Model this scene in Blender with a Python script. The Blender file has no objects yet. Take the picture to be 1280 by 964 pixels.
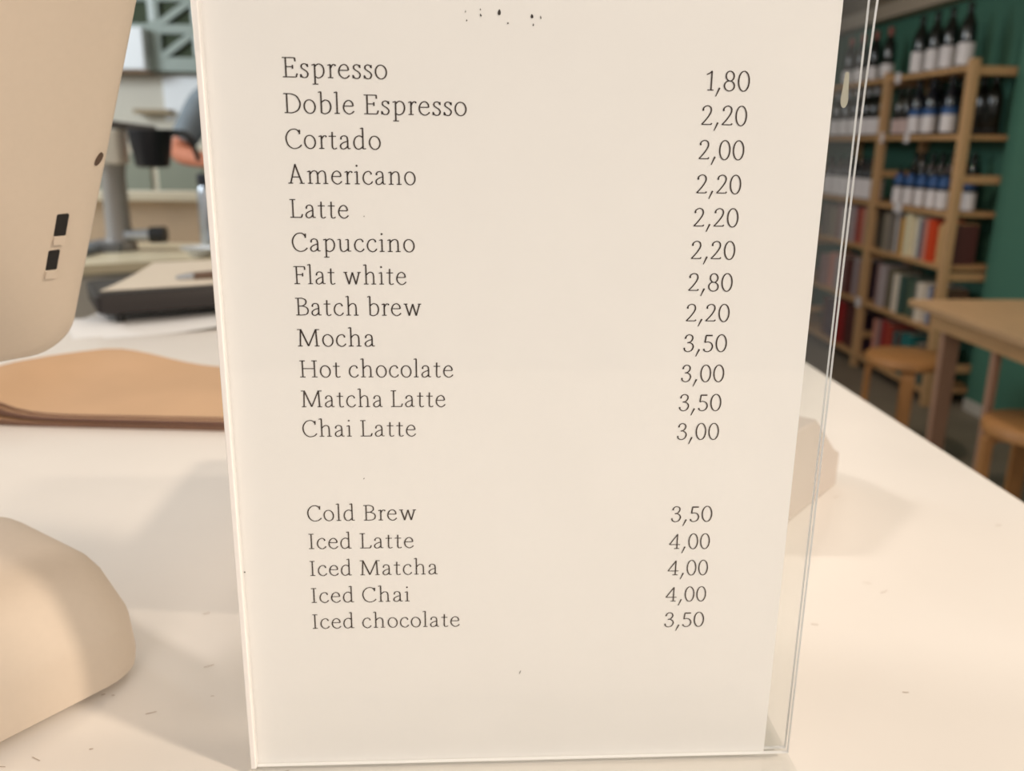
import bpy, bmesh, math, random
from mathutils import Vector, Matrix

random.seed(7)
S = bpy.context.scene
COL = S.collection
R = math.radians

# ------------------------------------------------------------------ camera
F, PITCH, ROLL, YAW, ZC = 1090.0, R(15.5), R(0.8), R(3.3), 1.30
sw, cw, sp, cp = math.sin(YAW), math.cos(YAW), math.sin(PITCH), math.cos(PITCH)
fw = Vector((sw * cp, cw * cp, -sp))
r0 = Vector((cw, -sw, 0)); u0 = Vector((sw * sp, cw * sp, cp))
cr = math.cos(ROLL) * r0 + math.sin(ROLL) * u0
cu = -math.sin(ROLL) * r0 + math.cos(ROLL) * u0
cam = bpy.data.cameras.new('camera'); camo = bpy.data.objects.new('camera', cam); COL.objects.link(camo)
M = Matrix((cr, cu, -fw)).transposed().to_4x4(); M.translation = Vector((0, 0, ZC)); camo.matrix_world = M
cam.sensor_width = 36; cam.lens = F / 1280 * 36; cam.clip_start = 0.02; cam.clip_end = 60
cam.dof.use_dof = True; cam.dof.focus_distance = 0.318; cam.dof.aperture_fstop = cam.lens / 2.9
S.camera = camo

# ------------------------------------------------------------------ light
S.view_settings.view_transform = 'Standard'; S.view_settings.look = 'None'
S.view_settings.gamma = 1; S.view_settings.use_curve_mapping = False
S.view_settings.exposure = 0.0
wd = bpy.data.worlds.new('world'); S.world = wd; wd.use_nodes = True
bg = wd.node_tree.nodes['Background']; bg.inputs[0].default_value = (1.0, 0.92, 0.84, 1); bg.inputs[1].default_value = 0.54

def area(name, loc, target, size, power, color=(1, .86, .70), size_y=None, spread=180):
    l = bpy.data.lights.new(name, 'AREA'); l.energy = power; l.color = color; l.size = size; l.spread = R(spread)
    if size_y: l.shape = 'RECTANGLE'; l.size_y = size_y
    else: l.shape = 'DISK'
    o = bpy.data.objects.new(name, l); COL.objects.link(o); o.location = loc
    o.rotation_euler = (Vector(target) - Vector(loc)).to_track_quat('-Z', 'Y').to_euler()
    return o
area('counter_spot', (1.9, -.80, 2.75), (0, .35, 1.05), .20, 5.4, (1, .82, .64), spread=70)
area('front_fill', (-.3, -1.7, 2.15), (0, .3, 1.12), 1.0, 3.5, (1, .86, .74), spread=110)  # added fill from behind the viewer, lifts the menu and softens shadows
area('right_shadow_light', (2.25, .15, 2.1), (-.1, .5, 1.05), .16, 2.0, (1, .82, .64), spread=60)  # added light, low from the right, so the hidden box shades the counter
area('counter_pendant', (-1.7, .6, 2.65), (0.1, .6, 1.05), .25, 3.4, (1, .88, .78), spread=90)
area('counter_back_pendant', (.35, 1.9, 2.75), (.1, .7, 1.05), .5, 3.6, (1, .85, .70), spread=100)
area('kitchen_daylight', (-3.2, 3.0, 2.3), (-1.2, 4.3, 1.0), 1.2, 58, (.86, .94, 1.0))
area('kitchen_lamp', (-.8, 3.0, 2.7), (-1.2, 3.6, .9), .4, 4, (1, .93, .84))
area('table_lamp', (1.5, 3.2, 1.98), (1.75, 3.35, .6), .10, 7, (1, .84, .68))
area('shelf_lamp', (1.0, 4.9, 2.3), (2.5, 4.9, .9), .022, 3.2, (1, .88, .76))
area('green_wall_fill', (1.7, 1.6, 1.9), (2.66, 3.2, .6), .5, 4, (.95, 1.0, .95))  # added fill that brightens the lower green wall, no real doorway

# ------------------------------------------------------------------ materials
def lin(c):
    return tuple(((v / 255) / 12.92 if v / 255 <= .04045 else ((v / 255 + .055) / 1.055) ** 2.4) for v in c) + (1,)
MATS = {}
def mat(name, rgb, rough=.5, metal=0, spec=.5, noise=0, nscale=20, stretch=(1, 1, 1), bump=0, sss=0, trans=0):
    if name in MATS: return MATS[name]
    m = bpy.data.materials.new(name); m.use_nodes = True; MATS[name] = m
    nt = m.node_tree; b = nt.nodes['Principled BSDF']
    b.inputs['Base Color'].default_value = lin(rgb); b.inputs['Roughness'].default_value = rough
    b.inputs['Metallic'].default_value = metal; b.inputs['Specular IOR Level'].default_value = spec
    if trans: b.inputs['Transmission Weight'].default_value = trans
    if noise or bump:
        tc = nt.nodes.new('ShaderNodeTexCoord'); mp = nt.nodes.new('ShaderNodeMapping'); mp.inputs['Scale'].default_value = stretch
        n = nt.nodes.new('ShaderNodeTexNoise'); n.inputs['Scale'].default_value = nscale; n.inputs['Detail'].default_value = 5
        nt.links.new(tc.outputs['Object'], mp.inputs[0]); nt.links.new(mp.outputs[0], n.inputs['Vector'])
        if noise:
            rp = nt.nodes.new('ShaderNodeValToRGB'); rp.color_ramp.elements[0].position = .3; rp.color_ramp.elements[1].position = .7
            c = lin(rgb)
            rp.color_ramp.elements[0].color = tuple(max(0, v * (1 - noise)) for v in c[:3]) + (1,)
            rp.color_ramp.elements[1].color = tuple(min(1, v * (1 + noise)) for v in c[:3]) + (1,)
            nt.links.new(n.outputs['Fac'], rp.inputs[0]); nt.links.new(rp.outputs[0], b.inputs['Base Color'])
        if bump:
            bp = nt.nodes.new('ShaderNodeBump'); bp.inputs['Strength'].default_value = bump; bp.inputs['Distance'].default_value = .002
            nt.links.new(n.outputs['Fac'], bp.inputs['Height']); nt.links.new(bp.outputs[0], b.inputs['Normal'])
    return m
WHITE = mat('white_laminate', (235, 231, 226), .38, noise=.012, nscale=14)
PAPER = mat('menu_paper', (246, 245, 245), .7, spec=.2, noise=.008, nscale=30)
INK = mat('brown_black_ink', (60, 48, 41), .7, spec=.1)
SPECK = mat('dark_speck', (40, 28, 20), .8)
POSW = mat('off_white_plastic', (207, 194, 179), .62, noise=.01, nscale=300)
BLACK = mat('black_plastic', (20, 20, 22), .45)
PORT = mat('port_black', (14, 12, 12), .6)
KRAFT = mat('kraft_paper', (204, 170, 137), .75, spec=.2, noise=.07, nscale=9)
KRAFTE = mat('kraft_paper_edge', (136, 108, 98), .85, spec=.1, noise=.2, nscale=30, stretch=(1, 1, 60))
CREAM = mat('cream_paper', (226, 216, 200), .7, noise=.03, nscale=8)
SHEET = mat('white_paper', (244, 244, 244), .7)
TRAY = mat('tray_dark_plastic', (38, 32, 31), .5)
STEEL = mat('brushed_steel', (190, 196, 204), .3, 1)
BRONZE = mat('brown_metal', (120, 100, 88), .4, .6)
PINE = mat('pine_wood', (196, 154, 108), .55, noise=.12, nscale=12, stretch=(6, .6, 6))
PINEV = mat('pine_wood_upright', (196, 156, 112), .55, noise=.10, nscale=12, stretch=(6, 6, .6))
BIRCH = mat('birch_table_top', (186, 150, 112), .5, noise=.08, nscale=8, stretch=(6, .8, 6))
LEGW = mat('pinkish_wood_leg', (176, 136, 112), .6, noise=.08, nscale=10, stretch=(6, 6, .6))
STOOLW = mat('honey_wood', (176, 124, 72), .5, noise=.12, nscale=10, stretch=(5, 1, 1))
GREEN = mat('green_wall_paint', (68, 116, 99), .75, noise=.05, nscale=2)
UPPER = mat('brown_grey_paint', (132, 120, 100), .8, noise=.05, nscale=2)
BEAM = mat('beige_beam_paint', (176, 162, 144), .7)
WALLW = mat('pale_wall_paint', (206, 202, 190), .8, noise=.03, nscale=2)
CEIL = mat('ceiling_paint', (225, 220, 210), .85, noise=.02, nscale=2)
CONC = mat('grey_concrete_floor', (128, 118, 104), .6, noise=.12, nscale=3)
GREYP = mat('pale_grey_panel', (196, 192, 184), .5, noise=.02, nscale=5)
LATT = mat('grey_green_lattice_paint', (158, 170, 164), .6, noise=.02, nscale=8)
LATTL = mat('slot_light_tone', (212, 222, 222), .6)  # light in the lattice slots, put in as a pale colour
DARKG = mat('dark_olive_panel', (62, 72, 52), .8)
BOXW = mat('cool_white_enamel', (236, 240, 244), .4)
BACKS = mat('beige_backsplash', (188, 166, 142), .6, noise=.04, nscale=6)
LEDGE = mat('cream_ledge', (222, 212, 190), .5)
BACKTOP = mat('cream_worktop', (222, 208, 178), .4, noise=.03, nscale=8)
PANE = mat('greenish_pane', (150, 154, 138), .2)
WGLASS = mat('dark_bottle_glass', (10, 14, 12), .08, spec=.7)
BGLASS = mat('deep_blue_bottle_glass', (12, 16, 28), .08, spec=.7)
LABELW = mat('bottle_label_white', (226, 220, 222), .6)
LABELP = mat('bottle_label_pink_grey', (196, 172, 168), .6)
LABELB = mat('bottle_label_blue', (40, 82, 138), .5)
LABELR = mat('bottle_label_maroon', (110, 60, 64), .6)
REDCAP = mat('red_capsule', (132, 62, 46), .4)
SKIN = mat('skin', (196, 124, 96), .55, spec=.3, noise=.04, nscale=30)
SHIRT = mat('grey_blue_cotton', (122, 132, 140), .85, noise=.06, nscale=20)
JEANS = mat('dark_trousers', (48, 52, 66), .85)
HAIR = mat('dark_brown_hair', (44, 32, 26), .6, noise=.3, nscale=60)
EYEW = mat('eye_white', (230, 226, 220), .3)
PAGES = mat('book_pages', (214, 202, 180), .8)

def glassmat(name, tint, edge=False):
    m = bpy.data.materials.new(name); m.use_nodes = True; nt = m.node_tree
    nt.nodes.remove(nt.nodes['Principled BSDF']); out = nt.nodes['Material Output']
    t = nt.nodes.new('ShaderNodeBsdfTransparent'); t.inputs[0].default_value = tint
    mix = nt.nodes.new('ShaderNodeMixShader')
    if edge:
        d = nt.nodes.new('ShaderNodeBsdfDiffuse'); d.inputs[0].default_value = (.93, .94, .95, 1)  # pale diffuse stands in for the glow of cut acrylic edges
        mix.inputs[0].default_value = .88; nt.links.new(d.outputs[0], mix.inputs[2])
    else:
        g = nt.nodes.new('ShaderNodeBsdfGlossy'); g.inputs['Roughness'].default_value = .03
        lw = nt.nodes.new('ShaderNodeLayerWeight'); lw.inputs[0].default_value = .5      # facing, the same from both sides
        pw = nt.nodes.new('ShaderNodeMath'); pw.operation = 'POWER'; pw.inputs[1].default_value = 5
        ma = nt.nodes.new('ShaderNodeMath'); ma.operation = 'MULTIPLY_ADD'; ma.inputs[1].default_value = .6; ma.inputs[2].default_value = .03
        nt.links.new(lw.outputs['Facing'], pw.inputs[0]); nt.links.new(pw.outputs[0], ma.inputs[0])
        nt.links.new(ma.outputs[0], mix.inputs[0]); nt.links.new(g.outputs[0], mix.inputs[2])
    nt.links.new(t.outputs[0], mix.inputs[1]); nt.links.new(mix.outputs[0], out.inputs[0])
    return m
ACRYL = glassmat('clear_acrylic', (.985, .99, .988, 1))
ACRYLE = glassmat('acrylic_cut_edge', (.95, .97, .97, 1), True)

# ------------------------------------------------------------------ mesh helpers
class MB:
    def __init__(s): s.v = []; s.f = []; s.m = []
    def add(s, vs, fs, mi=0):
        b = len(s.v); s.v += [tuple(v) for v in vs]; s.f += [tuple(i + b for i in f) for f in fs]; s.m += [mi] * len(fs); return s
    def box(s, x0, x1, y0, y1, z0, z1, mi=0):
        return s.add([(x0, y0, z0), (x1, y0, z0), (x1, y1, z0), (x0, y1, z0), (x0, y0, z1), (x1, y0, z1), (x1, y1, z1), (x0, y1, z1)],
              [(0, 3, 2, 1), (4, 5, 6, 7), (0, 1, 5, 4), (1, 2, 6, 5), (2, 3, 7, 6), (3, 0, 4, 7)], mi)
    def obox(s, c, ax, ay, az, hx, hy, hz, mi=0):   # oriented box
        c = Vector(c); X = Vector(ax) * hx; Y = Vector(ay) * hy; Z = Vector(az) * hz
        vs = [c + a * X + b * Y + d * Z for d in (-1, 1) for a, b in ((-1, -1), (1, -1), (1, 1), (-1, 1))]
        return s.add(vs, [(0, 3, 2, 1), (4, 5, 6, 7), (0, 1, 5, 4), (1, 2, 6, 5), (2, 3, 7, 6), (3, 0, 4, 7)], mi)
    def bar(s, a, b, w, t, up=(0, 0, 1), mi=0):
        a = Vector(a); b = Vector(b); d = (b - a).normalized(); y = Vector(up).cross(d)
        if y.length < 1e-4: y = Vector((1, 0, 0)).cross(d)
        y.normalize(); z = d.cross(y)
        return s.obox((a + b) / 2, d, y, z, (b - a).length / 2, w / 2, t / 2, mi)
    def loft(s, rings, mi=0, caps=True, closed=True):
        n = len(rings[0]); vs = [v for r in rings for v in r]; fs = []
        for i in range(len(rings) - 1):
            for j in range(n if closed else n - 1):
                k = (j + 1) % n; fs.append((i * n + j, i * n + k, (i + 1) * n + k, (i + 1) * n + j))
        if caps: fs.append(tuple(reversed(range(n)))); fs.append(tuple(range((len(rings) - 1) * n, len(rings) * n)))
        return s.add(vs, fs, mi)
    def lathe(s, prof, n=24, c=(0, 0, 0), mi=0):
        return s.loft([[(c[0] + r * math.cos(2 * math.pi * k / n), c[1] + r * math.sin(2 * math.pi * k / n), c[2] + z) for k in range(n)] for r, z in prof], mi)
    def tube(s, pts, rads, n=12, mi=0):
        pts = [Vector(p) for p in pts]; rings = []
        if not hasattr(rads, '__len__'): rads = [rads] * len(pts)
        for i, p in enumerate(pts):
            d = (pts[min(i + 1, len(pts) - 1)] - pts[max(i - 1, 0)]).normalized()
            a = d.orthogonal().normalized() if abs(d.z) > .95 else d.cross(Vector((0, 0, 1))).normalized()
            b = d.cross(a)
            rings.append([p + rads[i] * (math.cos(2 * math.pi * k / n) * a + math.sin(2 * math.pi * k / n) * b) for k in range(n)])
        return s.loft(rings, mi)
    def build(s, name, mats, parent=None, bevel=0, smooth=True, ang=35, loc=None):
        me = bpy.data.meshes.new(name); me.from_pydata(s.v, [], s.f)
        if not isinstance(mats, (list, tuple)): mats = [mats]
        for m in mats: me.materials.append(m)
        me.polygons.foreach_set('material_index', s.m)
        bm = bmesh.new(); bm.from_mesh(me); bmesh.ops.recalc_face_normals(bm, faces=bm.faces); bm.to_mesh(me); bm.free()
        if smooth:
            me.polygons.foreach_set('use_smooth', [True] * len(me.polygons)); me.set_sharp_from_angle(angle=R(ang))
        me.update()
        o = bpy.data.objects.new(name, me); COL.objects.link(o)
        if loc: o.location = loc
        if parent: o.parent = parent
        if bevel:
            b = o.modifiers.new('bevel', 'BEVEL'); b.width = bevel; b.segments = 3; b.limit_method = 'ANGLE'; b.angle_limit = R(40)
            b.harden_normals = False
        return o

def tag(o, label, cat, group=None, kind=None):
    o['label'] = label; o['category'] = cat
    if group: o['group'] = group
    if kind: o['kind'] = kind
    return o
def thing(name, label, cat, loc=(0, 0, 0), rz=0, group=None):
    o = bpy.data.objects.new(name, None); COL.objects.link(o); o.location = loc; o.rotation_euler = (0, 0, rz); o.empty_display_size = .05
    return tag(o, label, cat, group)
def struct(o, label=None):
    o['kind'] = 'structure'
    if label: o['label'] = label
    return o
def dup(root, loc, label=None, rz=None, scale=None):
    r = root.copy(); COL.objects.link(r); r.location = loc
    if rz is not None: r.rotation_euler = (0, 0, rz)
    if scale: r.scale = scale
    if label: r['label'] = label
    for ch in list(root.children):
        c = ch.copy(); COL.objects.link(c); c.parent = r
        for g in list(ch.children):
            d = g.copy(); COL.objects.link(d); d.parent = c
    return r
def rrect(x0, x1, y0, y1, r, n=6):
    pts = []
    for cx, cy, a0 in ((x1 - r, y1 - r, 0), (x0 + r, y1 - r, 90), (x0 + r, y0 + r, 180), (x1 - r, y0 + r, 270)):
        for k in range(n + 1):
            a = R(a0 + 90 * k / n); pts.append((cx + r * math.cos(a), cy + r * math.sin(a)))
    return pts

# ------------------------------------------------------------------ setting
XW = 2.705
struct(MB().box(-4.6, XW, -3.0, 8.0, -.1, 0).build('floor', CONC, smooth=False), 'grey concrete floor')
struct(MB().box(-4.6, XW, 1.6, 8.0, 2.75, 2.85).build('ceiling', CEIL, smooth=False), 'pale ceiling')
struct(MB().box(XW, XW + .12, -1.0, 8.0, 0, 2.08).build('wall_right', GREEN, smooth=False), 'green painted wall behind the shelves')
struct(MB().box(2.607, XW, -1.0, 4.215, 0, 2.075).build('wall_right_near', GREEN, smooth=False), 'green painted wall pier in front of the shelving end')
struct(MB().box(XW, XW + .12, -1.0, 8.0, 2.08, 2.75).build('wall_right_upper', UPPER, smooth=False), 'brown grey upper wall above the beam')
struct(MB().box(XW - .10, XW, -1.0, 8.0, 2.075, 2.165).build('trim_1', BEAM, bevel=.006), 'beige beam running along the green wall')
struct(MB().box(.6, XW, 8.0, 8.12, 0, 2.75).build('wall_far', UPPER, smooth=False), 'brown grey far wall')
struct(MB().box(-4.6, .6, 5.3, 5.42, 0, 2.75).build('wall_back', WALLW, smooth=False), 'pale wall of the kitchen')
struct(MB().box(.6, .72, 5.3, 8.0, 0, 2.75).build('wall_side', WALLW, smooth=False), 'pale side wall beyond the kitchen')
struct(MB().box(-4.72, -4.6, 1.6, 5.42, 0, 2.75).build('wall_left', WALLW, smooth=False), 'pale left wall of the kitchen')
struct(MB().box(2.595, 2.607, -1.0, 4.215, 0, .06).build('baseboard_right', GREYP), 'pale baseboard under the green wall')

# ------------------------------------------------------------------ front counter
ct = thing('counter', 'white laminate counter under the menu holder', 'counter')
CX0, CX1, CY0, CY1 = -.545, .414, -.35, 1.62
m = MB(); pts = rrect(CX0, CX1, CY0, CY1, .012, 4)
m.loft([[(x, y, z) for x, y in pts] for z in (1.01, 1.05)]).build('worktop', WHITE, ct, bevel=.0025)
MB().box(CX0 + .03, CX1 - .04, CY0 + .05, CY1 - .03, .08, 1.01).build('cabinet_body', GREYP, ct, bevel=.003)
MB().box(CX0 + .08, CX1 - .10, CY0 + .10, CY1 - .08, 0, .08).build('plinth', BLACK, ct)
# scuff marks on the worktop
m = MB()
for i in range(26):
    x = random.uniform(-.20, -.07) if i < 18 else random.uniform(.15, .38); y = random.uniform(.30, .46) if i < 18 else random.uniform(.35, .62)
    a = random.uniform(-.6, .6); L = random.uniform(.0006, .003); w = random.uniform(.00015, .0004)
    ca, sa = math.cos(a), math.sin(a)
    m.add([(x - ca * L + sa * w, y - sa * L - ca * w, 1.0502), (x + ca * L + sa * w, y + sa * L - ca * w, 1.0502), (x + ca * L - sa * w, y + sa * L + ca * w, 1.0502), (x - ca * L - sa * w, y - sa * L + ca * w, 1.0502)], [(0, 1, 2, 3)])
o = m.build('scuff_mark', mat('scuff_grey', (176, 160, 146), .7), ct, smooth=False); o['kind'] = 'stuff'; o['label'] = 'faint grey scuffs on the white worktop'

# ------------------------------------------------------------------ stroke lettering (thin serif)
TK, TN = .078, .047
def cat(pts, n=7):
    out = []; P = [Vector(p) for p in pts]
    for i in range(len(P) - 1):
        a = P[i - 1] if i else 2 * P[0] - P[1]; b, c = P[i], P[i + 1]; d = P[i + 2] if i + 2 < len(P) else 2 * P[-1] - P[-2]
        for k in range(n):
            t = k / n
            out.append(.5 * ((2 * b) + (c - a) * t + (2 * a - 5 * b + 4 * c - d) * t * t + (3 * b - a - 3 * c + d) * t ** 3))
    out.append(P[-1]); return out
def S_(*p): return ('s', p)
def L_(*p): return ('l', p)
def T_(*p): return ('t', p)      # tapering stroke
def O_(cx, cy, rx, ry): return ('o', (cx, cy, rx, ry))
def D_(x, y, r=.05): return ('d', (x, y, r))
X = .69
def foot(x, y, a=.13, b=.13): return L_((x - a, y), (x + b, y))
GL = {
 'E': (.72, [L_((.17, 0), (.17, 1)), foot(.17, .98, .16, .44), L_((.615, .985), (.635, .80)), L_((.17, .53), (.5, .53)), L_((.5, .62), (.5, .43)), foot(.17, .02, .16, .49), L_((.66, .02), (.71, .2))]),
 'F': (.64, [L_((.17, 0), (.17, 1)), foot(.17, .98, .16, .44), L_((.615, .985), (.635, .80)), L_((.17, .53), (.5, .53)), L_((.5, .62), (.5, .43)), foot(.17, .02, .15, .17)]),
 'D': (.84, [L_((.17, 0), (.17, 1)), S_((.01, .98), (.2, .98), (.42, .965), (.66, .84), (.81, .5), (.70, .17), (.42, .02), (.2, .02), (.03, .02))]),
 'B': (.72, [L_((.17, 0), (.17, 1)), S_((.01, .98), (.2, .98), (.38, .98), (.57, .88), (.57, .67), (.38, .54), (.17, .53)), S_((.17, .53), (.4, .53), (.62, .44), (.69, .27), (.61, .08), (.38, .02), (.2, .02), (.03, .02))]),
 'C': (.80, [S_((.715, .83), (.6, .96), (.44, 1.0), (.24, .93), (.08, .72), (.04, .46), (.14, .16), (.36, .0), (.56, .01), (.70, .08), (.80, .19)), L_((.725, .97), (.715, .74))]),
 'A': (.88, [L_((.41, 1.03), (.14, 0)), ('k', ((.40, 1.03), (.74, 0))), L_((.23, .35), (.62, .35)), foot(.14, .02), foot(.74, .02)]),
 'L': (.68, [L_((.17, 0), (.17, 1)), foot(.17, .98, .16, .15), foot(.17, .02, .16, .44), L_((.61, .02), (.67, .2))]),
 'M': (1.20, [L_((.19, 1), (.15, 0)), ('k', ((.19, 1), (.59, .02))), L_((.59, .02), (1.0, 1)), ('k', ((1.0, 1), (1.045, 0))), foot(.12, .98, .11, .1), foot(1.08, .98, .1, .11), foot(.15, .02), foot(1.045, .02)]),
 'H': (1.0, [L_((.17, 0), (.17, 1)), L_((.83, 0), (.83, 1)), L_((.17, .52), (.83, .52))] + [foot(a, b, .15, .15) for a in (.17, .83) for b in (.02, .98)]),
 'I': (.34, [L_((.17, 0), (.17, 1)), foot(.17, .02, .15, .15), foot(.17, .98, .15, .15)]),
 'o': (.58, [O_(.29, .345, .265, .345)]),
 'e': (.56, [L_((.045, .40), (.50, .40)), S_((.505, .40), (.48, .55), (.40, .65), (.29, .69), (.13, .6), (.04, .37), (.09, .14), (.28, .0), (.44, .04), (.55, .15))]),
 's': (.41, [S_((.355, .57), (.3, .66), (.19, .69), (.075, .62), (.075, .49), (.19, .395), (.31, .31), (.375, .18), (.31, .03), (.19, .0), (.09, .03), (.035, .13)), L_((.36, .68), (.365, .53)), L_((.03, .17), (.03, .01))]),
 'p': (.63, [L_((.16, .67), (.16, -.33)), L_((.01, .63), (.17, .68)), foot(.16, -.32, .13, .15), S_((.16, .55), (.26, .65), (.38, .69), (.53, .60), (.60, .36), (.53, .11), (.37, .0), (.26, .01), (.16, .07))]),
 'r': (.42, [L_((.15, .67), (.15, 0)), L_((.01, .63), (.16, .68)), foot(.15, .02), S_((.15, .47), (.21, .6), (.31, .68), (.40, .65)), D_(.385, .64, .045)]),
 'b': (.63, [L_((.14, 1.1), (.14, .03)), L_((.0, 1.07), (.15, 1.11)), S_((.14, .55), (.25, .65), (.37, .69), (.53, .60), (.60, .36), (.53, .11), (.36, .0), (.24, .0), (.14, .05))]),
 'l': (.28, [L_((.14, 1.1), (.14, 0)), L_((.0, 1.07), (.15, 1.11)), foot(.14, .02)]),
 'd': (.66, [S_((.49, .60), (.38, .68), (.26, .69), (.1, .57), (.035, .32), (.1, .09), (.25, .0), (.39, .06), (.49, .16)), L_((.49, 1.1), (.49, .02)), L_((.36, 1.07), (.5, 1.11)), L_((.49, .02), (.64, .03))]),
 'h': (.72, [L_((.14, 1.1), (.14, 0)), L_((.0, 1.07), (.15, 1.11)), foot(.14, .02), S_((.14, .5), (.25, .63), (.39, .69), (.52, .62), (.56, .45)), L_((.56, .46), (.56, 0)), foot(.56, .02)]),
 'n': (.72, [L_((.15, .67), (.15, 0)), L_((.01, .63), (.16, .68)), foot(.15, .02), S_((.15, .5), (.26, .63), (.40, .69), (.53, .62), (.57, .45)), L_((.57, .46), (.57, 0)), foot(.57, .02)]),
 'm': (1.12, [L_((.15, .67), (.15, 0)), L_((.01, .63), (.16, .68)), foot(.15, .02), S_((.15, .5), (.25, .63), (.38, .69), (.51, .62), (.55, .45)), L_((.55, .46), (.55, 0)), foot(.55, .02), S_((.55, .5), (.66, .63), (.79, .69), (.92, .62), (.96, .45)), L_((.96, .46), (.96, 0)), foot(.96, .02)]),
 'a': (.55, [D_(.075, .53, .045), S_((.06, .53), (.11, .64), (.24, .69), (.37, .63), (.41, .48)), S_((.41, .49), (.41, .12), (.45, .03), (.55, .03)), S_((.41, .41), (.21, .34), (.06, .22), (.06, .07), (.17, .0), (.31, .05), (.41, .17))]),
 't': (.40, [S_((.18, .88), (.175, .5), (.17, .16), (.2, .03), (.29, .0), (.40, .05)), L_((.0, .655), (.37, .655))]),
 'c': (.53, [D_(.465, .565, .045), S_((.47, .575), (.41, .66), (.30, .69), (.13, .6), (.04, .36), (.1, .12), (.29, .0), (.44, .05), (.53, .16))]),
 'i': (.28, [L_((.14, .67), (.14, 0)), L_((.0, .63), (.15, .68)), foot(.14, .02), D_(.13, .98, .055)]),
 'u': (.72, [S_((.14, .66), (.14, .4), (.145, .18), (.2, .04), (.32, .0), (.46, .07), (.55, .17)), L_((.0, .65), (.15, .67)), L_((.555, .67), (.555, .02)), L_((.41, .65), (.56, .67)), L_((.555, .02), (.70, .03))]),
 'w': (.98, [('k', ((.11, .67), (.31, 0))), L_((.31, 0), (.50, .67)), ('k', ((.50, .67), (.69, 0))), L_((.69, 0), (.875, .67)), foot(.11, .67, .11, .11), foot(.875, .67, .1, .1)]),
 '0': (.58, [O_(.29, .5, .265, .515)]),
 '1': (.38, [L_((.0, .81), (.15, .89), (.26, 1.0)), L_((.25, 1.0), (.25, 0)), foot(.25, .02, .18, .13)]),
 '2': (.55, [D_(.06, .79, .05), S_((.04, .79), (.1, .93), (.26, 1.01), (.42, .94), (.47, .76), (.40, .55), (.22, .27), (.02, .03)), L_((.01, .03), (.49, .03)), L_((.48, .02), (.54, .10))]),
 '3': (.55, [D_(.08, .81, .05), S_((.07, .82), (.14, .95), (.27, 1.01), (.42, .94), (.46, .78), (.37, .6), (.19, .53)), S_((.19, .53), (.35, .52), (.48, .41), (.51, .25), (.42, .06), (.24, -.01), (.09, .06), (.03, .19)), D_(.045, .19, .045)]),
 '4': (.68, [L_((.49, 1.0), (.02, .29)), L_((.02, .29), (.67, .29)), L_((.48, 1.0), (.48, 0)), foot(.48, .02, .17, .15)]),
 '5': (.52, [('k', ((.11, .965), (.46, .965))), L_((.12, .97), (.075, .54)), S_((.075, .54), (.24, .58), (.41, .50), (.49, .30), (.42, .09), (.25, -.01), (.1, .03), (.03, .12)), D_(.045, .12, .05)]),
 '8': (.56, [O_(.285, .755, .2, .25), O_(.28, .25, .25, .26)]),
 ',': (.24, [T_((.20, .14), (.03, -.30))]),
}
def glyph(m, ch, ox, sx, put):
    w, st = GL[ch]
    for kind, p in st:
        if kind == 'd':
            x, y, r = p; n = 12
            m.add([put(ox + sx * (x + r * math.cos(2 * math.pi * k / n)), y + r * math.sin(2 * math.pi * k / n)) for k in range(n)], [tuple(range(n))]); continue
        closed = False; boost = 1
        if kind == 's': P = cat([(a, b, 0) for a, b in p])
        elif kind == 'o':
            cx, cy, rx, ry = p; P = [Vector((cx + rx * math.cos(t) - .012 * math.sin(t), cy + ry * math.sin(t), 0)) for t in [2 * math.pi * k / 40 for k in range(40)]]; closed = True
        else: P = [Vector((a, b, 0)) for a, b in p]
        n = len(P); Lf = []; Rt = []
        for i in range(n):
            if closed: d = P[(i + 1) % n] - P[i - 1]
            else: d = P[min(i + 1, n - 1)] - P[max(i - 1, 0)]
            d.normalize(); wv = abs(d.y); wd_ = TN + (TK - TN) * wv ** 1.6
            if kind == 'k': wd_ = TK * 1.08
            if kind == 't': wd_ = .095 if i == 0 else .045
            nr = Vector((-d.y, d.x, 0)) * wd_ / 2
            Lf.append(P[i] + nr); Rt.append(P[i] - nr)
        vs = [put(ox + sx * q.x, q.y) for q in Lf + Rt]
        k_ = n if closed else n - 1
        m.add(vs, [(i, (i + 1) % n, n + (i + 1) % n, n + i) for i in range(k_)])
GAP = {}
def width(t):
    x = 0
    for i, ch in enumerate(t):
        if ch == ' ': x += .33; continue
        x += GL[ch][0]
        if i < len(t) - 1: x += .10 if ch == 'r' else (.14 if t[i + 1] != ',' and ch != ',' else (.16 if ch == ',' else .10))
    return x
CAP = .00626
def text(name, t, x0, x1, zb, y, parent):
    W = width(t) * CAP; sx = (x1 - x0) / W
    m = MB(); x = 0
    def put(a, b): return (x0 + a * CAP * sx, y, zb + b * CAP)
    for i, ch in enumerate(t):
        if ch == ' ': x += .33; continue
        glyph(m, ch, x, 1, put); x += GL[ch][0]
        if i < len(t) - 1: x += .10 if ch == 'r' else (.14 if t[i + 1] != ',' and ch != ',' else (.16 if ch == ',' else .10))
    o = m.build(name, INK, parent, smooth=False)
    return o

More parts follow.
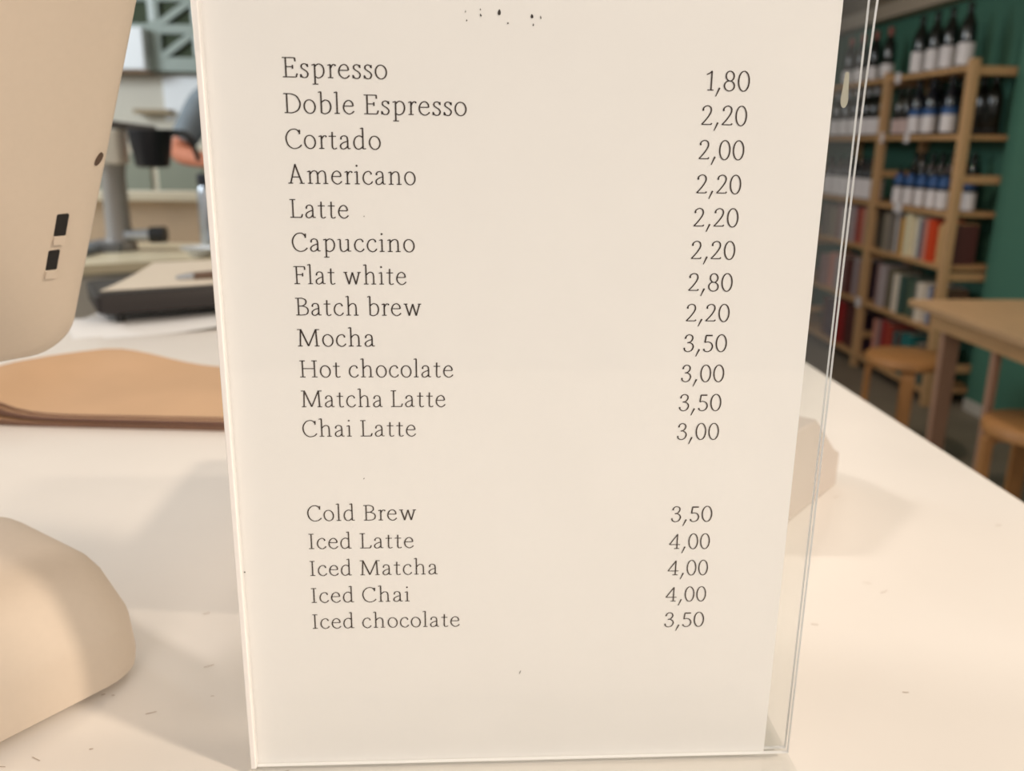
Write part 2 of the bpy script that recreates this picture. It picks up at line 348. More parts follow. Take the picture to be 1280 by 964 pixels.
# ------------------------------------------------------------------ menu sheet and its holder
SY = .309
sheet = MB().box(-.0845, .1270, SY, SY + .0004, 1.0525, 1.3520).build('menu_sheet', PAPER, smooth=False)
tag(sheet, 'printed white coffee menu sheet with drink names and prices in the clear holder', 'menu')
ROWS = [("Espresso", -.0596, -.0253, 1.3202, "1,80", .0825, .0974), ("Doble Espresso", -.0598, .0011, 1.3089, "2,20", .0817, .0974),
 ("Cortado", -.0598, -.0280, 1.2975, "2,00", .0816, .0974), ("Americano", -.0597, -.0164, 1.2859, "2,20", .0816, .0973),
 ("Latte", -.0596, -.0396, 1.2744, "2,20", .0814, .0973), ("Capuccino", -.0595, -.0171, 1.2629, "2,20", .0813, .0971),
 ("Flat white", -.0595, -.0202, 1.2514, "2,80", .0811, .0971), ("Batch brew", -.0595, -.0150, 1.2402, "2,20", .0810, .0969),
 ("Mocha", -.0594, -.0319, 1.2289, "3,50", .0808, .0968), ("Hot chocolate", -.0592, -.0038, 1.2174, "3,00", .0807, .0967),
 ("Matcha Latte", -.0592, -.0067, 1.2061, "3,50", .0806, .0965), ("Chai Latte", -.0593, -.0177, 1.1947, "3,00", .0806, .0965),
 ("Cold Brew", -.0592, -.0181, 1.1609, "3,50", .0805, .0965), ("Iced Latte", -.0593, -.0193, 1.1493, "4,00", .0804, .0964),
 ("Iced Matcha", -.0594, -.0102, 1.1379, "4,00", .0805, .0965), ("Iced Chai", -.0594, -.0212, 1.1263, "4,00", .0804, .0966),
 ("Iced chocolate", -.0595, -.0017, 1.1149, "3,50", .0806, .0966)]
for t, a, b, z, pt, pa, pb in ROWS:
    o = text('item_lettering', t, a, b, z, SY - .00015, sheet); o['label'] = 'dark brown lettering reading %s' % t
    o = text('price_lettering', pt, pa, pb, z - .0018, SY - .00015, sheet); o['label'] = 'dark brown price reading %s' % pt
def speck(x, z, w, h, lean=0):
    n = 10; m = MB()
    m.add([(x + w / 2 * math.cos(2 * math.pi * k / n) * (1 - .35 * math.sin(2 * math.pi * k / n)) + lean * math.sin(2 * math.pi * k / n) * h / 2, SY - .0002, z + h / 2 * math.sin(2 * math.pi * k / n)) for k in range(n)], [tuple(range(n))])
    m.build('ink_speck', SPECK, sheet, smooth=False)
for x, z, w, h, ln in [(0.0008, 1.3416, 0.0003, 0.0007, 0.00), (0.0057, 1.3423, 0.0003, 0.0006, 0.00), (0.0058, 1.3406, 0.0005, 0.0009, -0.30), (0.0012, 1.3389, 0.0004, 0.0006, 0.20), (0.0119, 1.3416, 0.0010, 0.0019, 0.05), (0.0148, 1.3383, 0.0005, 0.0005, 0.00), (0.0227, 1.3406, 0.0009, 0.0013, -0.10), (0.0256, 1.3403, 0.0004, 0.0010, -0.20), (0.0232, 1.3380, 0.0004, 0.0008, 0.10), (0.0227, 1.0936, 0.0003, 0.0017, 0.35), (-0.0841, 1.1399, 0.0006, 0.0006, 0.00), (-0.0374, 1.1780, 0.0003, 0.0006, 0.20), (-0.0343, 1.2751, 0.0003, 0.0004, 0.00)]:
    speck(x, z, w, h, ln)

hold = thing('menu_holder', 'clear upright acrylic menu holder standing on the white counter', 'menu holder')
HX0, HX1 = -.0864, .1368
def panel(name, prof, t):        # prof: (y, z) up the panel, y of its front face; right, left and top rims get the cut-edge material
    m = MB(); n = len(prof); vs = []
    for y, z in prof: vs += [(HX0, y, z), (HX1, y, z), (HX1, y + t, z), (HX0, y + t, z)]
    fs = []; mi = []
    for i in range(n - 1):
        a, b = 4 * i, 4 * i + 4
        fs += [(a, a + 1, b + 1, b), (a + 2, a + 3, b + 3, b + 2), (a + 1, a + 2, b + 2, b + 1), (a + 3, a, b, b + 3)]; mi += [0, 0, 1, 1]
    fs += [(0, 3, 2, 1), (4 * n - 4, 4 * n - 3, 4 * n - 2, 4 * n - 1)]; mi += [1, 1]
    m.add(vs, fs); m.m = mi
    return m.build(name, [ACRYL, ACRYLE], hold, smooth=False)
panel('front_panel', [(.3067, 1.0532), (.3067, 1.25), (.3064, 1.29), (.3056, 1.32), (.3044, 1.342), (.3030, 1.358)], .0018)
panel('back_panel', [(.3098, 1.0532), (.3098, 1.20), (.3102, 1.30), (.3106, 1.36)], .0018)
MB().box(HX0 - .0002, HX0 + .0019, .3052, .3116, 1.0532, 1.357).build('folded_edge', mat('acrylic_fold_lit', (240, 238, 238), .3), hold, bevel=.0004)  # clear fold given opaque white for the light it catches
m = MB(); m.add([(HX0, .262, 1.0506), (HX1, .262, 1.0506), (HX1, .362, 1.0506), (HX0, .362, 1.0506), (HX0, .262, 1.0529), (HX1, .262, 1.0529), (HX1, .362, 1.0529), (HX0, .362, 1.0529)],
   [(0, 3, 2, 1), (4, 5, 6, 7), (0, 1, 5, 4), (1, 2, 6, 5), (2, 3, 7, 6), (3, 0, 4, 7)]); m.m = [0, 0, 1, 0, 0, 0]
m.build('foot_plate', [ACRYL, ACRYLE], hold, smooth=False)
m = MB()
m.loft([[(.1325 + .0014 * math.cos(k * math.pi / 6) * s, .3124 + .0002 * (s < 1), 1.3165 + .003 * math.sin(k * math.pi / 6) * s + (.006 if k in (2, 3, 4) else 0) * s) for k in range(12)] for s in (1, .8)])
o = m.build('smudge', mat('adhesive_smudge', (190, 186, 170), .6), hold, smooth=False); o['label'] = 'small pale adhesive smear near the right edge'

# ------------------------------------------------------------------ point of sale terminal
e1 = Vector((.6191, .7853, 0)); NV = Vector((.7853, -.6191, 0)); PB = Vector((-.1602, .3727, 1.05)); ZV = Vector((0, 0, 1))
pos = thing('payment_terminal', 'off white sales terminal with slanted screen housing and foot on the counter', 'terminal', PB)
def PL(e, n, z): return e * e1 + n * NV + z * ZV
m = MB(); rings = []
for z, ins, fr in ((.0035, .005, .004), (.006, .001, .0), (.012, 0, 0), (.028, .001, .001), (.032, .0015, .002), (.049, .006, .011), (.055, .009, .016), (.0595, .014, .023), (.0625, .022, .033), (.0635, .034, .045)):
    rings.append([PL(a, b, z) for a, b in rrect(-.27 + ins, .0135 - ins, -.128 + ins, 0.005 - fr, .025, 8)])
m.loft(rings).build('foot', POSW, pos, ang=50)
for a, b in ((-.02, -.02), (-.25, -.02), (-.02, -.10), (-.25, -.10)):
    q = PL(a, b, 0); MB().lathe([(.008, 0), (.009, .002), (.009, .006)], 16, q).build('rubber_pad', BLACK, pos)
KP = Vector((-.2013, .4499, 1.1976)) - PB; TL = R(29)
UV = math.cos(TL) * ZV + math.sin(TL) * NV; NN = e1.cross(UV)
if NN.dot(NV) < 0: NN = -NN
def PP(a, b, c): return KP + a * e1 + b * UV + c * NN      # on the back face of the screen housing
m = MB(); rings = []
for c, ins in ((-.034, .004), (-.031, .0005), (-.012, 0), (-.004, .0015), (-.001, .0045), (0, .010), (.0015, .03)):
    rings.append([PP(a, b, c) for a, b in rrect(-.285 + ins, .0028 - ins, -.0085 + ins, .255 - ins, .020, 8)])
m.loft(rings)
hs = m.build('screen_housing', POSW, pos, ang=50)
m = MB(); m.loft([[PP(a, b, c) for a, b in rrect(-.275, -.008, .002, .245, .014, 6)] for c in (-.0345, -.0355)]); m.build('screen', BLACK, pos)
def recess(a, b, wa, hb):
    m = MB(); m.loft([[PP(x, y, c) for x, y in rrect(a - wa, a + wa, b - hb, b + hb, .0006, 2)] for c in (-.006, .0011)]); m.build('port_opening', PORT, hs)
    m = MB(); m.loft([[PP(x, y, c) for x, y in rrect(a - wa, a + wa, b - hb - .0042, b - hb, .0004, 2)] for c in (-.004, .0022)]); m.build('port_lip', POSW, hs)
recess(-.0172, .0735, .0028, .0058); recess(-.0185, .0545, .0027, .0055)
m = MB(); m.loft([[PP(-.0045 + .0013 * s * math.cos(k * math.pi / 8) + .0010 * math.sin(k * math.pi / 8), .1065 + .0032 * s * math.sin(k * math.pi / 8), c) for k in range(16)] for s, c in ((1, -.004), (1, .0003))]); m.build('lock_hole', mat('hole_brown', (84, 66, 54), .7), hs)
m = MB()
m.loft([[PL(a, b, .058) for a, b in rrect(-.20, -.11, -.100, -.055, .02, 6)], [PL(a, b, .10) for a, b in rrect(-.195, -.115, -.115, -.075, .015, 6)], [PL(a, b, .20) for a, b in rrect(-.195, -.115, -.120, -.086, .012, 6)]])
m.build('neck', POSW, pos)

# ------------------------------------------------------------------ kraft bags
def bagmesh(w, d, t, seed, z0):
    rnd = random.Random(seed); nx, ny = 26, 16; m = MB(); top = []; bot = []
    for j in range(ny + 1):
        for i in range(nx + 1):
            u, v = i / nx, j / ny
            # corner at the left curls up, gentle hump along the far middle
            x = -w / 2 + u * w; y = -d / 2 + v * d * (1 - .06 * math.sin(u * math.pi))
            if u < .18: y -= .9 * d * max(0, v - .1) * (1 - u / .18) ** 1.5          # cut far corner
            h = .017 * math.exp(-((u - .21) / .17) ** 2) * v ** 1.6 + .012 * math.exp(-(u / .10) ** 2) * (1 - .5 * v)
            h = h * (.35 + .65 * min(1, z0 / .012)) + z0 * (1 + 1.5 * math.exp(-(u / .13) ** 2))
            h += .0006 * math.sin(9 * u + seed) * math.sin(5 * v)
            bot.append((x, y, h)); top.append((x, y, h + t * (.55 + .45 * min(1, 6 * min(u, 1 - u, v, 1 - v) + .3))))
    n = nx + 1; N_ = len(top); fs = []
    for j in range(ny):
        for i in range(nx):
            a = j * n + i; fs.append((a, a + 1, a + n + 1, a + n)); fs.append((N_ + a, N_ + a + n, N_ + a + n + 1, N_ + a + 1))
    mi = [0] * len(fs)
    rim = [i for i in range(n)] + [j * n + nx for j in range(1, ny + 1)] + [ny * n + i for i in range(nx - 1, -1, -1)] + [j * n for j in range(ny - 1, 0, -1)]
    for k in range(len(rim)):
        a, b = rim[k], rim[(k + 1) % len(rim)]; fs.append((a, b, N_ + b, N_ + a)); mi.append(1)
    m.add(top + bot, fs); m.m = mi; return m
NB = 6
for k in range(NB):
    rnd = random.Random(k)
    o = bagmesh(.375, .185, .0021, k, k * .0022 + .0003).build('paper_bag', [KRAFT, KRAFTE], ang=60)
    o.location = (-.262 + rnd.uniform(-.003, .003), .845 + rnd.uniform(-.002, .002), 1.05); o.rotation_euler = (0, 0, R(-5 + rnd.uniform(-.8, .8)))
    lab = 'topmost flat brown kraft paper bag, its wide face showing on the stack' if k == NB - 1 else ('lowest flat brown kraft paper bag, lying on the white counter' if k == 0 else 'flat brown kraft bag between the top and lowest bags, only its edge showing')
    tag(o, lab, 'paper bag', 'stacked kraft paper bags on the counter')

# ------------------------------------------------------------------ dark tray with papers
def sheetmesh(w, d, hfun, t=.0006, nx=14, ny=12):
    m = MB(); top = []; bot = []
    for j in range(ny + 1):
        for i in range(nx + 1):
            u, v = i / nx, j / ny; h = hfun(u, v); top.append((-w / 2 + u * w, -d / 2 + v * d, h + t)); bot.append((-w / 2 + u * w, -d / 2 + v * d, h))
    n = nx + 1; N_ = len(top); fs = []
    for j in range(ny):
        for i in range(nx):
            a = j * n + i; fs.append((a, a + 1, a + n + 1, a + n)); fs.append((N_ + a, N_ + a + n, N_ + a + n + 1, N_ + a + 1))
    rim = [i for i in range(n)] + [j * n + nx for j in range(1, ny + 1)] + [ny * n + i for i in range(nx - 1, -1, -1)] + [j * n for j in range(ny - 1, 0, -1)]
    for k in range(len(rim)):
        a, b = rim[k], rim[(k + 1) % len(rim)]; fs.append((a, b, N_ + b, N_ + a))
    return m.add(top + bot, fs)
o = sheetmesh(.235, .20, lambda u, v: .0006 + .016 * max(0, u - .3) ** 1.5 * (1 - v) ** 2 * 2).build('paper_sheet', SHEET)
o.location = (-.395, 1.262, 1.05); o.rotation_euler = (0, 0, R(24)); tag(o, 'white paper sheet with a lifted front edge under the dark tray', 'paper')
o = sheetmesh(.07, .12, lambda u, v: .0004 + .004 * v).build('paper_slip', SHEET)
o.location = (-.497, 1.19, 1.05); o.rotation_euler = (0, 0, R(28)); tag(o, 'small white paper slip at the left end of the dark tray', 'paper')
tr = thing('document_tray', 'dark flat document tray on the counter behind the kraft bags', 'tray', (-.397, 1.309, 1.0660), R(27))
m = MB(); m.loft([[(a, b, z) for a, b in rrect(-.140 + i, .165 - i, -.06 + i, .09 - i, .012, 4)] for z, i in ((0, .006), (.004, .001), (.026, 0), (.028, .001))]); m.build('body', TRAY, tr)
m = MB(); m.loft([[(a, b, z) for a, b in rrect(-.135, .16, -.055, .085, .01, 4)] for z in (.0282, .0295)]); m.build('lid', TRAY, tr)
for sx in (-.11, .13):
    for sy in (-.04, .07): MB().lathe([(.006, -.0120), (.006, .002)], 12, (sx, sy, 0)).build('foot', BLACK, tr)
m = MB(); QP = [Vector(q) for q in ((-.500, 1.222, 0), (-.245, 1.345, 0), (-.215, 1.52, 0), (-.500, 1.44, 0))]; n = 10; vs = []
for t in (0, .0012):
    for j in range(n + 1):
        for i in range(n + 1):
            u, v = i / n, j / n; q = QP[0].lerp(QP[1], u).lerp(QP[3].lerp(QP[2], u), v); vs.append((q.x, q.y, .0002 + t + .010 * v * v + .002 * math.sin(3 * u) * v))
fs = []; K_ = (n + 1) ** 2
for j in range(n):
    for i in range(n):
        a = j * (n + 1) + i; fs += [(a, a + n + 1, a + n + 2, a + 1), (K_ + a, K_ + a + 1, K_ + a + n + 2, K_ + a + n + 1)]
rim = list(range(n + 1)) + [j * (n + 1) + n for j in range(1, n + 1)] + [n * (n + 1) + i for i in range(n - 1, -1, -1)] + [j * (n + 1) for j in range(n - 1, 0, -1)]
for k in range(len(rim)): fs.append((rim[k], rim[(k + 1) % len(rim)], K_ + rim[(k + 1) % len(rim)], K_ + rim[k]))
o = m.add(vs, fs).build('paper_sheet', CREAM); o.location = (0, 0, 1.0958)
tag(o, 'cream paper sheet lying on top of the dark tray', 'paper')
pen = thing('pen', 'brown metal pen with silver tip lying on the cream paper', 'pen', (-.398, 1.325, 1.1030), R(20))
MB().tube([(-.005, 0, 0), (.09, 0, .004), (.13, 0, .005)], [.0055, .0065, .006], 14).build('barrel', BRONZE, pen)
MB().tube([(-.03, 0, -.001), (-.02, 0, -.001), (-.005, 0, 0)], [.002, .0045, .0055], 14).build('tip', STEEL, pen)

# ------------------------------------------------------------------ white wedge box to the right
wb = thing('white_box', 'small white sloped card box behind the right side of the menu holder', 'box', (.287, .614, 1.05), 0)
d1 = Vector((-.672, -.740, 0)); d2 = Vector((-.740, .672, 0))
prof = [(0, 0), (0, .026), (.012, .032), (.058, .066), (.075, .066), (.16, .066), (.16, 0)]
m = MB(); m.loft([[d1 * a + d2 * b + ZV * z for a, z in prof] for b in (0, .11)]); m.build('shell', mat('grey_white_card', (196, 187, 180), .6), wb, bevel=.0015)
m = MB(); m.loft([[d1 * (.004 + s) + d2 * .02 + ZV * (.0335 + .73 * s) for s in (0, .05)] + [d1 * (.004 + s) + d2 * .09 + ZV * (.0335 + .73 * s) for s in (.05, 0)], [d1 * (.004 + s) + d2 * .02 + ZV * (.0345 + .73 * s) for s in (0, .05)] + [d1 * (.004 + s) + d2 * .09 + ZV * (.0345 + .73 * s) for s in (.05, 0)]])
m.build('sloped_flap', SHEET, wb, smooth=False)

nd = thing('shadow_box', 'added white box hidden behind the menu holder, shading the counter', 'napkin box', (-.02, .515, 1.05), R(0))  # added unseen box, throws the shadow left of the menu
m = MB(); m.loft([[(a, b, z) for a, b in rrect(-.085, .085, -.085, .085, .012, 5)] for z in (0, .09)]); m.build('body', POSW, nd, bevel=.003)
MB().box(-.055, .055, -.05, .05, .0902, .105).build('box_top', SHEET, nd, bevel=.003)

# ------------------------------------------------------------------ shelving unit
SXF, SXB = 2.40, 2.700
sh = thing('shelving_unit', 'tall pine shelving unit of bottles and books against the green wall', 'shelf', (SXF, 4.25, 0))
PY = [4.27, 5.13, 5.99, 6.85]
BZ = [1.690, 1.372, 1.000, .735, .412, .085]
for y in PY:
    for x in (SXF + .022, SXB - .022):
        MB().box(x - .022 - SXF, x + .022 - SXF, y - .022 - 4.25, y + .022 - 4.25, 0, 1.72).build('post', PINEV, sh, bevel=.004)
    for z in (1.665, 1.16, .68, .2):
        MB().box(.044, SXB - SXF - .044, y - .016 - 4.25, y + .016 - 4.25, z - .02, z + .02).build('rung', PINE, sh, bevel=.003)
for i in range(3):
    for z in BZ:
        MB().box(.006, SXB - SXF - .006, PY[i] + .023 - 4.25, PY[i + 1] - .023 - 4.25, z - .024, z).build('shelf_board', PINE, sh, bevel=.002)

ORD = ['nearest', 'second', 'third', 'fourth', 'fifth', 'sixth', 'seventh', 'eighth', 'ninth', 'tenth', 'eleventh', 'twelfth', 'thirteenth', 'fourteenth', 'fifteenth', 'sixteenth', 'seventeenth', 'eighteenth']
def bottle(name, glass, r, h, lz0, lz1, lmat, extra=None, cap=None, lab='', cat='bottle', loc=(0, 0, 0), group=None):
    t = thing(name, lab, cat, loc, 0, group)
    sh_ = h * .60; nk = r * .38
    MB().lathe([(r * .85, 0), (r, .006), (r, sh_), (r * .93, sh_ + .02), (r * .6, sh_ + .05), (nk, sh_ + .075), (nk * .95, h - .02), (nk * 1.1, h - .018), (nk * 1.1, h - .002), (nk * .9, h)], 24).build('glass_body', glass, t, ang=60)
    MB().lathe([(r + .0006, lz0), (r + .0006, lz1)], 24).build('paper_label', lmat, t)
    if extra: MB().lathe([(r + .0006, extra[0]), (r + .0006, min(extra[1], sh_)), ] if extra[1] <= sh_ else [(r + .0008, sh_ - .004), (r * .95, sh_ + .02), (r * .63, sh_ + .05)], 24).build('shoulder_label', extra[2], t)
    if cap: MB().lathe([(nk * 1.15, h - .055), (nk * 1.15, h + .0005), (nk * .9, h + .002)], 20).build('capsule', cap, t)
    return t
GT = 'wine bottles along the top shelf'
p0 = None
for k, y in enumerate((4.44, 4.60, 4.745, 4.90)):
    lab = 'white labelled wine bottle on the top shelf, %s' % ['first left of the near post', 'second left of the near post', 'third left of the near post', 'fourth left of the near post'][k]
    if p0 is None: p0 = bottle('wine_bottle', WGLASS, .039, .30, .012, .115, LABELW, lab=lab, loc=(2.465, y, BZ[0]), group=GT)
    else: dup(p0, (2.465, y, BZ[0]), lab)
q0 = None
for k, y in enumerate((5.27, 5.45, 5.63, 5.80, 6.15)):
    lab = 'red capped wine bottle on the top shelf, %s beyond the middle post' % ['first', 'second', 'third', 'fourth', 'fifth'][k]
    if q0 is None: q0 = bottle('wine_bottle', WGLASS, .037, .285, .012, .085, LABELW, cap=REDCAP, lab=lab, loc=(2.47, y, BZ[0]), group=GT)
    else: dup(q0, (2.47, y, BZ[0]), lab)
G2 = 'bottles along the second shelf'
p1 = None
for k, y in enumerate((4.50, 4.69, 4.835)):
    lab = 'white and blue labelled bottle on shelf two, %s left of near post' % ['first', 'second', 'third'][k]
    if p1 is None: p1 = bottle('wine_bottle', BGLASS, .038, .285, .015, .10, LABELW, extra=(.101, .135, LABELB), lab=lab, loc=(2.46, y, BZ[1]), group=G2)
    else: dup(p1, (2.46, y, BZ[1]), lab)
q1 = None
for k, y in enumerate((4.95, 5.04, 5.25, 5.35, 5.46, 5.60, 5.75, 5.90)):
    mt = LABELP if k < 2 else LABELW
    if k == 0: q1 = bottle('wine_bottle', WGLASS, .036, .26, .012, .09, LABELP, lab='pink labelled bottle on the second shelf, farther from the middle post', loc=(2.465, y, BZ[1]), group=G2)
    elif k == 1: dup(q1, (2.465, y, BZ[1]), 'pink labelled bottle on the second shelf, against the middle post')
    elif k == 2: q2 = bottle('wine_bottle', WGLASS, .041, .28, .012, .105, LABELW, cap=mat('grey_capsule', (150, 150, 152), .4), lab='grey capped white labelled bottle on shelf two, first beyond the middle post', loc=(2.465, y, BZ[1]), group=G2)
    else: dup(q2, (2.465, y, BZ[1]), 'grey capped white labelled bottle on shelf two, %s beyond the middle post' % ['', '', '', 'second', 'third', 'fourth', 'fifth', 'sixth'][k])
G3 = 'small bottles along the third shelf'
p2 = None
for k, y in enumerate((4.19 + .17, 4.45, 4.555, 4.675, 4.80, 4.925)):
    lab = 'small blue shouldered bottle on shelf three, %s' % ['tucked behind the near post', 'first left of the near post', 'second left of the near post', 'third left of the near post', 'fourth left of the near post', 'fifth left of the near post'][k]
    if p2 is None: p2 = bottle('beer_bottle', BGLASS, .032, .195, .006, .095, LABELW, extra=(.113, .2, LABELB), lab=lab, loc=(2.545, y, BZ[2]), group=G3)
    else: dup(p2, (2.462, y, BZ[2]), lab)
q3 = None
for k, y in enumerate((5.22, 5.32, 5.42, 5.53, 5.64, 5.76, 5.9)):
    lab = 'broad white labelled bottle on shelf three, %s beyond the middle post' % ['first', 'second', 'third', 'fourth', 'fifth', 'sixth', 'seventh'][k]
    if q3 is None: q3 = bottle('beer_bottle', WGLASS, .043, .25, .008, .125, LABELW, lab=lab, loc=(2.465, y, BZ[2]), group=G3)
    else: dup(q3, (2.465, y, BZ[2]), lab)

GB = 'dark bottles in the back rows'
b0 = None
for nm, z, ys in (('second', BZ[1], (4.36, 4.46, 4.56, 4.66, 4.76, 4.87, 4.98)), ('third', BZ[2], (4.45, 4.55, 4.65, 4.75, 4.85, 4.95, 5.03))):
    for k, y in enumerate(ys):
        lab = 'dark unlabelled bottle in the back row of the %s shelf, %s from the near post' % (nm, ORD[k] if k else 'first')
        if b0 is None: b0 = bottle('wine_bottle', WGLASS, .040, .285, .02, .03, mat('label_black', (26, 26, 28), .6), lab=lab, loc=(2.60, y, z), group=GB)
        else: dup(b0, (2.60, y, z), lab)

def book(y, w, h, d, z, rgb, lab, group, x=SXF + .022):
    nm = 'cover_%d_%d_%d' % rgb
    t = thing('book', lab, 'book', (x, y, z), 0, group)
    c = .0025; m = MB(); n = 7
    spine = [(-.006 * math.sin(math.pi * k / (n - 1)), -w / 2 + w * k / (n - 1)) for k in range(n)]
    poly = spine + [(d, w / 2), (d, w / 2 - c), (.004, w / 2 - c), (.004, -w / 2 + c), (d, -w / 2 + c), (d, -w / 2)]
    m.loft([[(a, b, zz) for a, b in poly] for zz in (0, h)]); m.build('cover', mat(nm, rgb, .55, noise=.06, nscale=40), t, ang=30)
    MB().box(.0045, d - .004, -w / 2 + c + .0004, w / 2 - c - .0004, .003, h - .004).build('page_block', PAGES, t, smooth=False)
    return t
CN = {(58, 54, 48): 'dark grey', (150, 140, 124): 'stone grey', (120, 112, 104): 'grey', (196, 190, 186): 'pale grey', (206, 152, 60): 'yellow', (226, 214, 180): 'cream', (214, 208, 196): 'off-white',
      (70, 78, 108): 'navy blue', (208, 142, 124): 'pink', (210, 70, 30): 'orange red', (206, 168, 116): 'tan', (176, 84, 60): 'brick red', (164, 60, 44): 'red', (104, 96, 78): 'olive', (88, 104, 84): 'moss green',
      (60, 84, 76): 'dark green', (224, 212, 196): 'ivory', (130, 136, 160): 'slate blue', (96, 72, 52): 'brown', (150, 120, 118): 'dusty rose', (150, 40, 40): 'crimson', (32, 110, 110): 'teal', (92, 52, 48): 'maroon', (60, 40, 62): 'plum', (170, 158, 160): 'lilac grey'}
SHN = {3: 'fourth', 4: 'fifth', 5: 'lowest'}
def row(si, y0, y1, specs, where, group, lean=0):
    y = y0; cnt = {}; i = 0
    while y < y1 - .012 and i < len(specs):
        rgb, w, h = specs[i]; i += 1
        if y + w > y1: break
        cnt[rgb] = cnt.get(rgb, 0) + 1
        o_ = '' if cnt[rgb] == 1 else '%s ' % ORD[cnt[rgb] - 1]
        size = 'thick' if w > .042 else ('thin' if w < .028 else 'medium-thick')
        lab = '%s %s %s book on the %s shelf from the top, %s, spine number %s' % (o_.strip() or 'first', size, CN[rgb], SHN[si], where, i)
        lab = '%s %s book on the %s shelf down, %s from the %s' % (size, CN[rgb], SHN[si], ORD[i - 1] if i > 1 else 'first', where)
        book(y + w / 2, w, h, .15 + .02 * ((i * 7) % 3) / 2, BZ[si], rgb, lab, group, SXF + .025 + .008 * ((i * 5) % 4)); y += w + .002
K = list(CN.keys())
row(3, 4.31, 5.10, [((92, 52, 48), .03, .20), ((206, 168, 116), .045, .205), ((206, 168, 116), .035, .19), ((210, 70, 30), .062, .215), ((208, 142, 124), .055, .215), ((70, 78, 108), .05, .20), ((214, 208, 196), .06, .215), ((226, 214, 180), .075, .225),
    ((206, 152, 60), .06, .20), ((70, 78, 108), .03, .21), ((196, 190, 186), .05, .225), ((120, 112, 104), .045, .215), ((150, 140, 124), .06, .21), ((58, 54, 48), .07, .205)], 'near post', 'books on the fourth shelf down')
row(3, 5.17, 5.96, [((150, 140, 124), .07, .215), ((208, 142, 124), .06, .22), ((164, 60, 44), .085, .215), ((170, 158, 160), .09, .22), ((196, 190, 186), .09, .20), ((150, 120, 118), .1, .21), ((150, 140, 124), .1, .19), ((120, 112, 104), .1, .21)], 'middle post', 'books on the fourth shelf down')
row(4, 4.31, 5.10, [((96, 72, 52), .06, .20), ((130, 136, 160), .05, .20), ((196, 190, 186), .035, .19), ((224, 212, 196), .05, .205), ((150, 140, 124), .035, .2), ((60, 84, 76), .05, .21), ((88, 104, 84), .05, .2), ((60, 84, 76), .055, .215), ((224, 212, 196), .085, .21), ((104, 96, 78), .06, .235), ((104, 96, 78), .04, .22), ((170, 158, 160), .05, .24), ((150, 120, 118), .05, .24)], 'near post', 'books on the fifth shelf down')
row(4, 5.17, 5.96, [((60, 40, 62), .05, .22), ((150, 120, 118), .06, .21), ((170, 158, 160), .07, .23), ((92, 52, 48), .06, .22), ((150, 120, 118), .1, .22), ((170, 158, 160), .1, .21), ((208, 142, 124), .1, .22), ((150, 120, 118), .1, .2)], 'middle post', 'books on the fifth shelf down')
row(5, 4.35, 5.10, [((60, 84, 76), .05, .2), ((120, 112, 104), .05, .22), ((88, 104, 84), .05, .2), ((32, 110, 110), .06, .24), ((32, 110, 110), .06, .23), ((92, 52, 48), .06, .22), ((32, 110, 110), .05, .22), ((164, 60, 44), .05, .25), ((150, 40, 40), .07, .26), ((150, 120, 118), .07, .25), ((208, 142, 124), .06, .24)], 'near post', 'books on the lowest shelf')
row(5, 5.17, 5.96, [((60, 40, 62), .06, .24), ((92, 52, 48), .08, .27), ((92, 52, 48), .08, .265), ((150, 40, 40), .07, .27), ((92, 52, 48), .09, .26), ((60, 40, 62), .09, .25), ((92, 52, 48), .1, .25)], 'middle post', 'books on the lowest shelf')
# price cards clipped on the board edges
for y, z, w, lab in ((4.985, BZ[0], .055, 'white price card clipped to the top board edge near the middle'), (4.80, BZ[1], .05, 'white price card on the second board edge under the bottles'),
                (5.13 - .036, BZ[1], .045, 'white price card on the second board edge beside the middle post'), (4.80, BZ[2], .09, 'large white price card on the third board edge'),
                (5.13, .41, .07, 'white paper tag on the middle post at the fifth board')):
    t = MB(); x = SXF + .005 if abs(y - 5.13) > .01 else SXF - .001
    t.loft([[(x, y + a, z + .006 + b) for a, b in rrect(-w / 2, w / 2, -.045, .012, .004, 3)], [(x - .0015, y + a, z + .006 + b) for a, b in rrect(-w / 2, w / 2, -.045, .012, .004, 3)]])
    tag(t.build('price_card', LABELW), lab, 'price card', 'white price cards on the shelving')

# ------------------------------------------------------------------ table and stools
tb = thing('table', 'light birch topped wooden table beside the green wall', 'table', (1.72, 2.47, 0))
m = MB(); m.loft([[(a, b, z) for a, b in rrect(0, .86, 0, .79, .012, 4)] for z in (.715, .74)]); m.build('table_top', BIRCH, tb, bevel=.003)
MB().box(.07, .80, .055, .075, .645, .715).build('apron', PINE, tb, bevel=.002)
MB().box(.07, .80, .715, .735, .645, .715).build('apron', PINE, tb, bevel=.002)
MB().box(.06, .08, .075, .715, .645, .715).build('apron', PINE, tb, bevel=.002)
def taper(x, y, w0, d0, w1, d1_):
    m = MB(); m.loft([[(x + a * w / 2, y + b * d / 2, z) for a, b in ((-1, -1), (1, -1), (1, 1), (-1, 1))] for w, d, z in ((w1, d1_, 0), (w0, d0, .715))]); return m
taper(.150, .715, .072, .03, .062, .03).build('leg', LEGW, tb, bevel=.004)
taper(.105, .345, .028, .028, .024, .024).build('leg', LEGW, tb, bevel=.004)
taper(.79, .70, .095, .04, .075, .04).build('leg', LEGW, tb, bevel=.004)
taper(.80, .345, .028, .028, .024, .024).build('leg', LEGW, tb, bevel=.004)
